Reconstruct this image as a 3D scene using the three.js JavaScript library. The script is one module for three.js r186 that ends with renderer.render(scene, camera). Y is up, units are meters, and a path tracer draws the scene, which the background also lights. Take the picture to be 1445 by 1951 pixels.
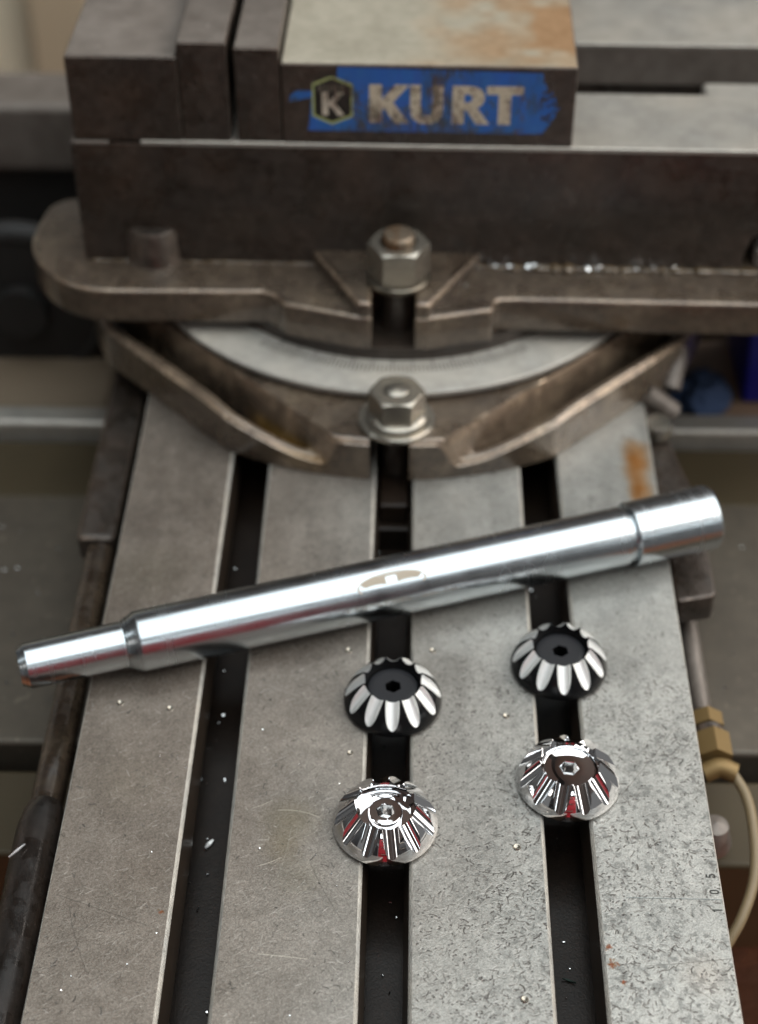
import * as THREE from 'three';
import { mergeGeometries, mergeVertices, toCreasedNormals } from 'three/addons/utils/BufferGeometryUtils.js';
import { RectAreaLightUniformsLib } from 'three/addons/lights/RectAreaLightUniformsLib.js';
import { RoundedBoxGeometry } from 'three/addons/geometries/RoundedBoxGeometry.js';
import { Brush, Evaluator, SUBTRACTION } from 'three-bvh-csg';

// ------------------------------------------------------------------ camera, light, exposure
// Shapes are written in millimetres and scaled to metres (S) when a mesh is made.
// x across the milling table, y up from the table top, z towards the viewer.
const S = 0.001;
const scene = new THREE.Scene();
const camera = new THREE.PerspectiveCamera(33.907, 758 / 1024, 0.02, 30);
camera.position.set(5.066 * S, 470.389 * S, 540.289 * S);
{
  const th = THREE.MathUtils.degToRad(41.0436), yaw = THREE.MathUtils.degToRad(-1.1814);
  camera.lookAt(camera.position.clone().add(new THREE.Vector3(Math.cos(th) * Math.sin(yaw), -Math.sin(th), -Math.cos(th) * Math.cos(yaw))));
}
camera.focus = 0.568;
camera.userData.fStop = 6.2;
scene.add(camera);
scene.background = new THREE.Color().setRGB(0.14, 0.14, 0.14);
const renderer = new THREE.WebGLRenderer({ antialias: true });
renderer.setSize(758, 1024);
renderer.toneMapping = THREE.LinearToneMapping;
renderer.toneMappingExposure = 1.18;
renderer.shadowMap.enabled = true;
RectAreaLightUniformsLib.init();

// workshop lamps: each a white housing with a glowing diffuser, and the light it gives
function lampPanel(label, [x, y, z], [tx, ty, tz], w, h, radiance, color) {
  const g = new THREE.Group(); g.name = numbered('ceiling_lamp');
  g.position.set(x, y, z); g.lookAt(tx, ty, tz);
  scene.add(g);
  g.userData = { label, category: 'lamp' };
  const housing = new THREE.Mesh(new THREE.BoxGeometry(w + 0.06, h + 0.06, 0.05), new THREE.MeshStandardMaterial({ color: 0xcfcfcb, roughness: 0.6 }));
  housing.name = 'housing'; housing.position.z = -0.03; g.add(housing);
  const diff = new THREE.Mesh(new THREE.BoxGeometry(w, h, 0.006), new THREE.MeshStandardMaterial({ color: 0xffffff, emissive: color, emissiveIntensity: 0.8 }));
  diff.name = 'diffuser'; g.add(diff);
  const l = new THREE.RectAreaLight(color, radiance, w, h);
  l.position.set(x, y, z); l.lookAt(tx, ty, tz);
  const dir = new THREE.Vector3(tx - x, ty - y, tz - z).normalize(); l.position.addScaledVector(dir, 0.008);
  scene.add(l);
}
const used = {};
function numbered(n) { const k = used[n] = (used[n] ?? -1) + 1; return k ? n + '_' + String(k).padStart(3, '0') : n; }
const COOL = new THREE.Color().setRGB(0.87, 0.97, 1.0), WARM = new THREE.Color().setRGB(1.0, 0.965, 0.91);
lampPanel('long ceiling lamp straight above the milling table', [0.45, 1.78, -0.3], [0.45, 0, -0.3], 2.4, 1.25, 1.3, COOL);
lampPanel('ceiling lamp above the viewer, just in front of the table', [0.5, 1.8, 0.62], [0.5, 0, 0.62], 2.2, 0.46, 2.3, COOL);
lampPanel('ceiling lamp further behind the viewer', [0.5, 1.85, 1.28], [0.5, 0, 1.28], 2.2, 0.55, 1.8, COOL);
lampPanel('ceiling lamp behind the vise on the right', [1.65, 1.45, -1.0], [0.05, 0, 0.1], 1.8, 0.9, 3.6, WARM);
lampPanel('bright work lamp high on the right of the machine', [1.5, 1.25, 0.15], [0, 0, 0], 1.7, 1.1, 2.7, WARM);
// rows of lamps further down the workshop
[['on the left', -2.3, 0.6], ['on the left, far row', -2.6, 2.6], ['in the middle, far row', 0.2, 2.9], ['in the middle, last row', 0.4, 4.6], ['on the right, far row', 2.9, 2.7], ['on the right, last row', 3.4, 0.9]].forEach(([w, x, z], k) =>
  lampPanel(`workshop ceiling lamp ${w}`, [x, 2.0, z], [x * 0.5, 0, z * 0.5], k > 1 && k < 4 ? 1.5 : 0.4, k > 1 && k < 4 ? 0.26 : 1.2, 2.6, k % 2 ? WARM : COOL));

// ------------------------------------------------------------------ helpers
let seed = 12345;
function rnd() { seed = (seed + 0x6d2b79f5) | 0; let t = Math.imul(seed ^ (seed >>> 15), 1 | seed); t = (t + Math.imul(t ^ (t >>> 7), 61 | t)) ^ t; return ((t ^ (t >>> 14)) >>> 0) / 4294967296; }
const rr = (a, b) => a + (b - a) * rnd();
const clamp = (v, a = 0, b = 1) => Math.min(b, Math.max(a, v));
const lerp = (a, b, t) => a + (b - a) * t;
const sstep = (a, b, v) => { const t = clamp((v - a) / (b - a)); return t * t * (3 - 2 * t); };
const LAT = new Float32Array(65536); for (let i = 0; i < 65536; i++) LAT[i] = rnd();
function vn(x, y, s = 0) {
  const xi = Math.floor(x), yi = Math.floor(y); let fx = x - xi, fy = y - yi; fx = fx * fx * (3 - 2 * fx); fy = fy * fy * (3 - 2 * fy);
  const q = (a, b) => LAT[((a + s * 37) & 255) + (((b + s * 91) & 255) << 8)];
  return lerp(lerp(q(xi, yi), q(xi + 1, yi), fx), lerp(q(xi, yi + 1), q(xi + 1, yi + 1), fx), fy);
}
const fbm = (x, y, s = 0, o = 4) => { let a = 0.5, v = 0, n = 0; for (let i = 0; i < o; i++) { v += a * vn(x, y, s + i); n += a; a *= 0.5; x *= 2.03; y *= 2.03; } return v / n; };

// edge highlights painted in along with rubbed wear: vertices of a bevel (normal between the main axes) get a lighter colour
function wear(g, k = 1.5) {
  const n = g.attributes.normal, p = g.attributes.position, c = new Float32Array(n.count * 3);
  for (let i = 0; i < n.count; i++) {
    const m = Math.max(Math.abs(n.getX(i)), Math.abs(n.getY(i)), Math.abs(n.getZ(i)));
    const e = clamp((0.97 - m) / 0.2) * (n.getY(i) > 0.15 ? 1 : 0.15) * (0.45 + 1.1 * vn(p.getX(i) / 7 + p.getZ(i) / 9, p.getY(i) / 7, 3)), v = 1 + k * e;
    c[3 * i] = v; c[3 * i + 1] = v * (1 - 0.02 * e); c[3 * i + 2] = v * (1 - 0.05 * e);
  }
  g.setAttribute('color', new THREE.BufferAttribute(c, 3)); return g;
}
function mk(name, geo, mat, parent, kind) {
  if (mat.vertexColors && !geo.attributes.color) wear(geo, mat.userData.wear ?? 1.5);
  geo.scale(S, S, S);
  const m = new THREE.Mesh(geo, mat); m.name = parent ? name : numbered(name); m.castShadow = m.receiveShadow = true;
  (parent ?? scene).add(m); if (kind) m.userData.kind = kind;
  return m;
}
function thing(name, label, category, [x, y, z] = [0, 0, 0], turn = 0, group) {
  const o = new THREE.Group(); o.name = numbered(name); o.position.set(x * S, y * S, z * S); o.rotation.y = turn; scene.add(o);
  o.userData = { label, category }; if (group) o.userData.group = group;
  return o;
}
// uv from the dominant direction of each face, t millimetres to one repeat
function boxUV(g, t = 120) {
  if (g.index) g = g.toNonIndexed();
  const p = g.attributes.position, uv = new Float32Array(p.count * 2), a = new THREE.Vector3(), b = new THREE.Vector3(), c = new THREE.Vector3();
  for (let i = 0; i < p.count; i += 3) {
    a.fromBufferAttribute(p, i); b.fromBufferAttribute(p, i + 1).sub(a); c.fromBufferAttribute(p, i + 2).sub(a); b.cross(c);
    const nx = Math.abs(b.x), ny = Math.abs(b.y), nz = Math.abs(b.z);
    for (let k = i; k < i + 3; k++) {
      const X = p.getX(k), Y = p.getY(k), Z = p.getZ(k);
      const [u, v] = ny >= nx && ny >= nz ? [X, -Z] : nz >= nx ? [X, Y] : [Z, Y];
      uv[2 * k] = u / t; uv[2 * k + 1] = v / t;
    }
  }
  g.setAttribute('uv', new THREE.BufferAttribute(uv, 2)); return g;
}
const crease = (g, deg = 32) => { g.deleteAttribute('normal'); const h = toCreasedNormals(mergeVertices(g, 1e-3), THREE.MathUtils.degToRad(deg)); return h; };
const rbox = (x0, x1, y0, y1, z0, z1, r = 0.8, seg = 2) => { const g = new RoundedBoxGeometry(x1 - x0, y1 - y0, z1 - z0, seg, r); g.translate((x0 + x1) / 2, (y0 + y1) / 2, (z0 + z1) / 2); return g; };
const poly = (pts, holes = []) => { const s = new THREE.Shape(pts.map(([a, b]) => new THREE.Vector2(a, b))); for (const h of holes) s.holes.push(new THREE.Path(h.map(([a, b]) => new THREE.Vector2(a, b)))); return s; };
// plan outline in (x, z), from height y0 to y1, rounded edges of radius b
function planPrism(pts, y0, y1, b = 1, holes = [], seg = 3) {
  const f = (l) => l.map(([x, z]) => [x, -z]);
  const g = new THREE.ExtrudeGeometry(poly(f(pts), holes.map(f)), { depth: y1 - y0 - 2 * b, bevelEnabled: b > 0, bevelSize: b, bevelThickness: b, bevelOffset: -b, bevelSegments: seg, curveSegments: 24 });
  g.translate(0, 0, b); g.rotateX(-Math.PI / 2); g.translate(0, y0, 0); return crease(g, 30);
}
// front outline in (x, y), from z0 (far) to z1 (near)
function frontPrism(pts, z0, z1, b = 0.8, holes = []) {
  const g = new THREE.ExtrudeGeometry(poly(pts, holes), { depth: z1 - z0 - 2 * b, bevelEnabled: b > 0, bevelSize: b, bevelThickness: b, bevelOffset: -b, bevelSegments: 2, curveSegments: 24 });
  g.translate(0, 0, z0 + b); return crease(g, 30);
}
function roundCorners(pts, r) {      // r: radius or list of radii; returns a polyline
  const out = [], n = pts.length;
  for (let i = 0; i < n; i++) {
    const R = Array.isArray(r) ? r[i] : r, p = new THREE.Vector2(...pts[i]), a = new THREE.Vector2(...pts[(i + n - 1) % n]), b = new THREE.Vector2(...pts[(i + 1) % n]);
    if (!R) { out.push(pts[i]); continue; }
    const da = a.clone().sub(p), db = b.clone().sub(p), t = Math.min(R, da.length() * 0.48, db.length() * 0.48);
    const p0 = p.clone().addScaledVector(da.normalize(), t), p1 = p.clone().addScaledVector(db.normalize(), t);
    for (let k = 0; k <= 7; k++) { const u = k / 7; out.push([(1 - u) ** 2 * p0.x + 2 * u * (1 - u) * p.x + u * u * p1.x, (1 - u) ** 2 * p0.y + 2 * u * (1 - u) * p.y + u * u * p1.y]); }
  }
  return out;
}
const lathe = (pts, seg = 96, deg = 35) => crease(new THREE.LatheGeometry(pts.map(([r, h]) => new THREE.Vector2(Math.max(r, 1e-4), h)), seg), deg);
function hexNut(af, h, hole, ch = 1.2) {   // hexagon with chamfered corners: intersection of prism and cone, as a lathe-like mesh
  const seg = 144, rows = [], R = af / 2, N = 10;
  const rad = (a) => R / Math.cos(((a + Math.PI / 6) % (Math.PI / 3) + Math.PI / 3) % (Math.PI / 3) - Math.PI / 6);
  const pos = [], idx = [];
  const rings = [[0, 'h'], [0, 'lo'], [0.0, 'e'], [h, 'E'], [h, 'hi'], [h, 'H']];
  for (const [y, k] of rings) for (let i = 0; i < seg; i++) {
    const a = i / seg * Math.PI * 2, ro = rad(a), over = Math.max(0, ro - R * 0.985), d = over * 0.58; let r, Y;
    if (k === 'h' || k === 'H') { r = hole; Y = y; } else if (k === 'lo' || k === 'hi') { r = Math.min(ro, R * 0.985); Y = y; } else { r = ro; Y = k === 'e' ? d : h - d; }
    pos.push(r * Math.sin(a), Y, r * Math.cos(a));
  }
  for (let j = 0; j < 5; j++) for (let i = 0; i < seg; i++) { const a = j * seg + i, b = j * seg + (i + 1) % seg, c = a + seg, d = b + seg; idx.push(a, b, d, a, d, c); }
  const g = new THREE.BufferGeometry(); g.setAttribute('position', new THREE.Float32BufferAttribute(pos, 3)); g.setIndex(idx);
  return boxUV(crease(g, 28), 60);
}
function tube(pts, r, seg = 64, rad = 16) { return new THREE.TubeGeometry(new THREE.CatmullRomCurve3(pts.map((p) => new THREE.Vector3(...p))), seg, r, rad, false); }

// ------------------------------------------------------------------ textures
function canvas(w, h) { const c = document.createElement('canvas'); c.width = w; c.height = h; return [c, c.getContext('2d')]; }
function tex(c, srgb, repeat) {
  const t = new THREE.CanvasTexture(c); if (srgb) t.colorSpace = THREE.SRGBColorSpace; t.magFilter = THREE.LinearFilter;
  if (repeat) t.wrapS = t.wrapT = THREE.RepeatWrapping; return t;
}
// tileable mottled texture: f(x, y) in 0..1 gives [r, g, b]
function mottled(n, f) {
  const [c, x] = canvas(n, n), im = x.createImageData(n, n);
  for (let j = 0; j < n; j++) for (let i = 0; i < n; i++) { const q = f(i / n, j / n), k = 4 * (j * n + i); im.data[k] = q[0]; im.data[k + 1] = q[1]; im.data[k + 2] = q[2]; im.data[k + 3] = 255; }
  x.putImageData(im, 0, 0); return [c, x];
}
// noise that repeats over the unit square (lattice of 256 cells divides by p)
const tn = (x, y, p, s) => { const X = x * p, Y = y * p, xi = Math.floor(X), yi = Math.floor(Y); let fx = X - xi, fy = Y - yi; fx = fx * fx * (3 - 2 * fx); fy = fy * fy * (3 - 2 * fy); const q = (a, b) => LAT[(((a % p) + s * 37) & 255) + ((((b % p) + s * 91) & 255) << 8)]; return lerp(lerp(q(xi, yi), q(xi + 1, yi), fx), lerp(q(xi, yi + 1), q(xi + 1, yi + 1), fx), fy); };
const tf = (x, y, p, s) => (tn(x, y, p, s) * 4 + tn(x, y, p * 2, s + 1) * 2 + tn(x, y, p * 4, s + 2)) / 7;

// table top: 228.6 mm across, z -200 .. 260, one sheet without repeats
const TW = 1024, TH = 2048, X0 = -114.3, XL = 228.6, Z0 = -200, ZL = 460;
const tx_ = (x) => (x - X0) / XL * TW, tz_ = (z) => (z - Z0) / ZL * TH, PM = TW / XL;
const [topC, topX] = canvas(TW, TH), [topB, topBX] = canvas(TW, TH);
{
  const im = topX.createImageData(TW, TH), ib = topBX.createImageData(TW, TH);
  for (let j = 0; j < TH; j++) for (let i = 0; i < TW; i++) {
    const x = X0 + i / TW * XL, z = Z0 + j / TH * ZL;
    const t = sstep(-75, 60, x + 50 * (fbm(x / 60, z / 60, 3) - 0.5)), big = fbm(x / 26, z / 26, 7) - 0.5, mid = fbm(x / 5, z / 5, 11) - 0.5, fine = rnd() - 0.5, gr = vn(x * 2.1, z * 2.1, 5) - 0.5;
    // soft dark staining, strongest on the right and towards the near end
    const st = sstep(0.5, 0.72, fbm(x / 1.9, z / 1.9, 19, 4)) * sstep(-25, 85, x) * sstep(40, 170, z + 20 * big);
    const v = 24 * big + 22 * mid + 26 * gr + 30 * fine - 30 * st;
    const k = 4 * (j * TW + i);
    im.data[k] = lerp(120, 158, t) + v; im.data[k + 1] = lerp(111, 157, t) + v * 0.98; im.data[k + 2] = lerp(102, 152, t) + v * 0.95; im.data[k + 3] = 255;
    const bv = 128 + 34 * fine + 30 * gr + 26 * mid - 20 * st; ib.data[k] = ib.data[k + 1] = ib.data[k + 2] = bv; ib.data[k + 3] = 255;
  }
  topX.putImageData(im, 0, 0); topBX.putImageData(ib, 0, 0);
  const stroke = (x, z, len, ang, w, col, bump, curve = 0) => {
    const X = tx_(x), Y = tz_(z), dx = Math.cos(ang) * len * PM / 2, dy = Math.sin(ang) * len * PM / 2, nx = -dy * curve, ny = dx * curve;
    for (const [c, s] of [[topX, col], [topBX, bump]]) { if (!s) continue; c.strokeStyle = s; c.lineWidth = w * PM; c.lineCap = 'round'; c.beginPath(); c.moveTo(X - dx, Y - dy); c.quadraticCurveTo(X + nx, Y + ny, X + dx, Y + dy); c.stroke(); }
  };
  const blob = (x, z, r, col) => { const X = tx_(x), Y = tz_(z), g = topX.createRadialGradient(X, Y, 0, X, Y, r * PM); g.addColorStop(0, col); g.addColorStop(1, col.replace(/[\d.]+\)$/, '0)')); topX.fillStyle = g; topX.fillRect(X - r * PM, Y - r * PM, 2 * r * PM, 2 * r * PM); };
  // olive and rust films
  for (const [x, z, r, c] of [[-34, 166, 13, 'rgba(96,84,46,0.22)'], [-36, 178, 9, 'rgba(96,80,40,0.2)'], [-30, 190, 12, 'rgba(96,88,60,0.15)'], [-95, 150, 20, 'rgba(84,76,60,0.18)'], [-62 - 20, 190, 16, 'rgba(100,84,72,0.15)'], [104, 226, 10, 'rgba(120,84,60,0.12)'], [-100, 40, 22, 'rgba(90,84,66,0.2)']]) blob(x, z, r, c);
  for (let i = 0; i < 90; i++) { const u = rnd(); blob(104 + 10 * u * rr(0.1, 1), rr(-52, -14) + 6 * rnd(), rr(2, 7), 'rgba(150,84,24,0.16)'); }
  // dark bruises: short curved strokes, dense on the right
  for (let i = 0; i < 26000; i++) {
    const x = rr(-114, 114), z = rr(-60, 260), den = sstep(-40, 90, x) * sstep(20, 160, z) + 0.1; if (rnd() > den) continue;
    const cl = fbm(x / 9, z / 9, 31); if (rnd() > sstep(0.3, 0.68, 0.6 * cl + 0.4 * fbm(x / 34, z / 34, 35))) continue;
    const d = rr(62, 110); stroke(x, z, rr(0.5, 3.4) * rr(0.3, 1), rr(0, 6.28), rr(0.16, 0.52), `rgba(${d - 10},${d - 14},${d - 18},${rr(0.35, 0.85)})`, 'rgba(40,40,40,0.5)', rr(-0.7, 0.7));
  }
  for (let i = 0; i < 2600; i++) { const x = rr(-5, 114), z = rr(90, 260), d = rr(45, 90); if (rnd() > sstep(0.3, 0.6, fbm(x / 14, z / 14, 41))) continue; const r = rr(0.12, 0.42) * PM; topX.fillStyle = `rgba(${d},${d - 4},${d - 6},0.7)`; topX.beginPath(); topX.arc(tx_(x), tz_(z), r, 0, 7); topX.fill(); topBX.fillStyle = 'rgba(20,20,20,0.6)'; topBX.beginPath(); topBX.arc(tx_(x), tz_(z), r, 0, 7); topBX.fill(); }
  // fine pale scratches, mostly running from lower left to upper right
  for (let i = 0; i < 8200; i++) { const x = rr(-114, 114), z = rr(-120, 260); if (rnd() > 1.05 - 0.6 * sstep(0, 80, x)) continue; const l = rr(176, 225); stroke(x, z, rr(0.6, 4.2) * rr(0.3, 1), rr(-1.1, -0.2) + (rnd() < 0.35 ? rr(0, 2.4) : 0), rr(0.1, 0.26), `rgba(${l},${l - 5},${l - 12},${rr(0.2, 0.6)})`, 'rgba(240,240,240,0.35)', rr(-0.3, 0.3)); }
  for (let i = 0; i < 3400; i++) { const x = rr(-114, 114), z = rr(-120, 260); stroke(x, z, rr(0.4, 3), rr(-1.4, 0.2) + (rnd() < 0.4 ? rr(0, 2.6) : 0), rr(0.1, 0.24), `rgba(70,62,55,${rr(0.2, 0.5)})`, 'rgba(40,40,40,0.4)', rr(-0.4, 0.4)); }
  // single long scratches
  for (const [x, z, l, a, d, cv] of [[92, 140, 46, -0.95, 1, 0.05], [100, 221.5, 30, -0.12, 1, 0.02], [26, 150, 22, -0.6, 1, 0], [-40, 184, 9, -0.45, 0, 0.15], [-31, 163, 15, 0.2, 0, -0.3], [-44, 159, 8, -0.5, 0, 0.1], [-95, 205, 34, 0.35, 1, 0], [-20, 196, 26, 1.1, 1, 0.1], [-33, 222, 16, 0.1, 0, 0], [105, 235, 11, 0.7, 1, 0], [-101, 217, 28, 1.2, 1, 0.1], [88, 130, 34, 0.2, 1, 0.1], [-10, 182, 10, -0.9, 1, 0.2], [18, 230, 16, 0.9, 1, 0], [35, 186, 12, 0.2, 1, 0.4]])
    stroke(x, z, l, a, 0.22, d ? 'rgba(72,68,64,0.55)' : 'rgba(214,208,190,0.6)', d ? 'rgba(30,30,30,0.6)' : 'rgba(245,245,245,0.6)', cv);
  // long shallow scrape marks across the strips
  for (let i = 0; i < 230; i++) { const l = rr(150, 215) | 0, dk = rnd() < 0.5; stroke(rr(-114, 114), rr(-80, 260), rr(8, 34), rr(-0.9, 0.4) + (rnd() < 0.25 ? 1.4 : 0), rr(0.08, 0.2), dk ? `rgba(78,72,66,${rr(0.12, 0.3)})` : `rgba(${l},${l - 4},${l - 10},${rr(0.15, 0.4)})`, 'rgba(70,70,70,0.25)', rr(-0.12, 0.12)); }
  // rust specks beside the slot edges
  for (let i = 0; i < 120; i++) { const k = rnd(); const [cx, cz, s] = k < 0.55 ? [74.5, 223, 2.6] : k < 0.75 ? [74, 216.5, 1.6] : k < 0.85 ? [77.5, 229.5, 1.4] : [-73.5, 205.5, 2.0]; topX.fillStyle = `rgba(${rr(95, 130) | 0},${rr(55, 72) | 0},${rr(30, 45) | 0},${rr(0.2, 0.5)})`; topX.beginPath(); topX.arc(tx_(cx + rr(-s, s) * rnd() - (k >= 0.85 ? 1 : 0)), tz_(cz + rr(-s, s) * rnd()), rr(0.15, 0.5) * PM, 0, 7); topX.fill(); }
  // scribed line and stamped scale beside the right edge
  stroke(98, 196.6, 33, 0.006, 0.2, 'rgba(70,82,86,0.75)', 'rgba(10,10,10,0.7)'); stroke(60, 196.8, 50, 0.0, 0.12, 'rgba(90,95,95,0.35)', null); stroke(108, 195.0, 10, 0, 0.12, 'rgba(90,95,95,0.5)', null);
  for (const dz of [-16, -8, 8, 16, 24, 32]) stroke(112.2, 196.6 + dz * 0.98, 3.2, 0, 0.15, 'rgba(80,86,88,0.4)', 'rgba(30,30,30,0.5)');
  const glyph = (s, x, z, size) => { for (const [c, col] of [[topX, 'rgba(50,50,48,0.92)'], [topBX, 'rgba(0,0,0,0.9)']]) { c.save(); c.translate(tx_(x), tz_(z)); c.rotate(-Math.PI / 2); c.scale(1, 1.25); c.fillStyle = col; c.font = `${size * PM}px sans-serif`; c.textAlign = 'center'; c.textBaseline = 'middle'; c.strokeStyle = col; c.lineWidth = 1.1; c.strokeText(s, 0, 0); c.fillText(s, 0, 0); c.restore(); } };
  glyph('5', 111.2, 187.0, 3.4); glyph('.', 112.2, 190.6, 4); glyph('0', 111.6, 193.6, 3.4); glyph('1', 111.6, 201, 3.4);
  // centre-punch dimples
  for (const [x, z, r] of [[-16.1, 82.7, 1.4], [16.6, 82, 1.3], [-101.3, 112, 1.3], [-82.2, 114.3, 1.3], [43.9, 115.6, 1.4], [-13.8, 134.8, 1.2], [45.4, 176.4, 1.5], [45.4, 236.7, 1.4]]) {
    const X = tx_(x), Y = tz_(z), g = topBX.createRadialGradient(X, Y, 0, X, Y, r * PM); g.addColorStop(0, 'rgba(0,0,0,1)'); g.addColorStop(0.75, 'rgba(20,20,20,1)'); g.addColorStop(0.8, 'rgba(255,255,255,1)'); g.addColorStop(1, 'rgba(190,190,190,0)');
    topBX.fillStyle = g; topBX.fillRect(X - r * PM, Y - r * PM, 2 * r * PM, 2 * r * PM);
    topX.fillStyle = 'rgba(120,112,98,0.55)'; topX.beginPath(); topX.arc(X, Y, r * 0.75 * PM, 0, 7); topX.fill();
  }
}
const topR = tex(mottled(512, (x, y) => { const v = 255 * clamp(0.74 + 0.5 * (fbm(x * 5, y * 11, 71) - 0.5) + 0.35 * (fbm(x * 40, y * 6, 75) - 0.5)); return [v, v, v]; })[0]);
const topMat = new THREE.MeshPhysicalMaterial({ roughnessMap: topR, map: tex(topC, true), bumpMap: tex(topB), bumpScale: 0.00022, roughness: 0.58, metalness: 0.66 });

const [steelC] = mottled(512, (x, y) => { const a = tf(x, y, 6, 2) - 0.5, b = tf(x, y, 32, 8) - 0.5, s = tn(x, y, 128, 5) > 0.93 ? 34 : 0, v = 15 * a + 26 * b + 20 * (rnd() - 0.5) + s; return [59 + v + 8 * a, 50 + v, 43 + v - 5 * a]; });
const [steelB] = mottled(512, (x, y) => { const v = 128 + 60 * (tf(x, y, 16, 4) - 0.5) + 70 * (tn(x, y, 128, 9) - 0.5) + 20 * (rnd() - 0.5); return [v, v, v]; });
const oilR = tex(mottled(512, (x, y) => { const v = 255 * clamp(0.35 + 1.0 * sstep(0.36, 0.62, tf(x, y, 9, 105)) * (0.7 + 0.6 * tn(x, y, 64, 109))); return [v, v, v]; })[0], false, true);
const castMat = new THREE.MeshPhysicalMaterial({ roughnessMap: oilR, map: tex(steelC, true, true), bumpMap: tex(steelB, false, true), bumpScale: 0.0006, roughness: 0.46, metalness: 0.35, clearcoat: 0.4, clearcoatRoughness: 0.28, vertexColors: true });
const [oilC] = mottled(512, (x, y) => { const a = tf(x, y, 5, 12) - 0.5, b = tf(x, y, 32, 18) - 0.5, v = 50 * a + 34 * b; return [88 + v, 76 + v * 0.94, 64 + v * 0.78]; });
const oilMat = new THREE.MeshPhysicalMaterial({ roughnessMap: oilR, map: tex(oilC, true, true), bumpMap: tex(steelB, false, true), bumpScale: 0.0009, roughness: 0.42, metalness: 0.4, clearcoat: 0.9, clearcoatRoughness: 0.16, vertexColors: true });
const [groundC] = mottled(512, (x, y) => { const a = tf(x, y, 4, 22) - 0.5, b = tf(x, y, 24, 28) - 0.5, v = 30 * a + 26 * b + 10 * (rnd() - 0.5); return [170 + v + 6 * a, 165 + v, 156 + v - 8 * a]; });
const groundMat = new THREE.MeshStandardMaterial({ map: tex(groundC, true, true), bumpMap: tex(steelB, false, true), bumpScale: 0.00012, roughness: 0.42, metalness: 0.6 });
const [jawC] = mottled(512, (x, y) => { const a = tf(x, y, 4, 33) - 0.5, b = tf(x, y, 24, 38) - 0.5, v = 26 * a + 22 * b + 8 * (rnd() - 0.5) + (tn(x, y, 64, 3) > 0.95 ? 26 : 0); return [112 + v, 104 + v, 97 + v]; });
const jawTopMat = new THREE.MeshStandardMaterial({ map: tex(jawC, true, true), roughness: 0.5, metalness: 0.25 });
const plateMat = new THREE.MeshStandardMaterial({ map: tex(jawC, true, true), roughness: 0.42, metalness: 0.4 });
// movable jaw top: pale ground steel, rust browned towards the near right corner (126 x 160 mm)
const [mjC] = (() => { const n = 512; return mottled(n, (x, y) => { const z = 1 - y, a = tf(x, y, 6, 44) - 0.5, b = tf(x, y, 32, 48) - 0.5, r = clamp(sstep(0.35, 1.0, x + 0.5 * a) * sstep(0.45, 0.7, tf(x, y, 5, 51) + 0.12) + 0.5 * sstep(0.8, 1, x + 0.2 * a)), v = 24 * a + 22 * b + 10 * (rnd() - 0.5); return [lerp(176, 160, r) + v, lerp(169, 126, r) + v, lerp(152, 92, r) + v]; }); })();
const mjMat = new THREE.MeshStandardMaterial({ map: tex(mjC, true), roughness: 0.45, metalness: 0.5 });
const edgeMat = new THREE.MeshStandardMaterial({ map: groundMat.map, color: 0xffffff, roughness: 0.5, metalness: 0.25, bumpMap: steelB && tex(steelB, false, true), bumpScale: 0.0006 });
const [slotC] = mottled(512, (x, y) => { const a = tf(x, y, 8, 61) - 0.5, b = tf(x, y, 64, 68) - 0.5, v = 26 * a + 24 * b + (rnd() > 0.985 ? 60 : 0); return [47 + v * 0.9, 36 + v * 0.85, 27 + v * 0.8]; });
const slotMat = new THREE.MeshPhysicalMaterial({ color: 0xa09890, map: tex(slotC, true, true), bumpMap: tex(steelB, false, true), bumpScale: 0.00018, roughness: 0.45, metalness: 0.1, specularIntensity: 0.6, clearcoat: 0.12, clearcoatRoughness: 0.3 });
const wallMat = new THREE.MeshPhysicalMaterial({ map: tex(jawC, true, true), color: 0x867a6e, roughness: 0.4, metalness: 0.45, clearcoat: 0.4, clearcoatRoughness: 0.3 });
const nutMat = new THREE.MeshStandardMaterial({ map: groundMat.map, color: 0xf2efea, roughness: 0.26, metalness: 0.85 });
const nutDarkMat = new THREE.MeshStandardMaterial({ map: groundMat.map, color: 0xb4aea4, roughness: 0.3, metalness: 0.85 });
const studMat = new THREE.MeshStandardMaterial({ map: jawC && tex(mjC, true), color: 0xb8aca6, roughness: 0.4, metalness: 0.7 });
const blackMat = new THREE.MeshPhysicalMaterial({ color: new THREE.Color().setRGB(0.006, 0.006, 0.0065), roughness: 0.2, specularIntensity: 0.4 });
const screwBlackMat = new THREE.MeshPhysicalMaterial({ color: new THREE.Color().setRGB(0.011, 0.0115, 0.014), roughness: 0.5, specularIntensity: 0.7 });
const socketMat = new THREE.MeshPhysicalMaterial({ color: new THREE.Color().setRGB(0.002, 0.002, 0.002), roughness: 0.6, specularIntensity: 0.15 });  // shade of the hole put into the colour, blacker than the screw head
const [grainC] = mottled(256, (x, y) => { const v = 128 + 90 * (tn(x, 0, 64, 3) - 0.5) + 60 * (tn(x, 0, 128, 6) - 0.5); return [v, v, v]; });
const bareMat = new THREE.MeshStandardMaterial({ color: new THREE.Color().setRGB(0.9, 0.9, 0.88), roughness: 0.42, metalness: 0.8 });
const chromeMat = new THREE.MeshStandardMaterial({ color: new THREE.Color().setRGB(0.86, 0.86, 0.87), roughness: 0.03, metalness: 1 });

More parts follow.
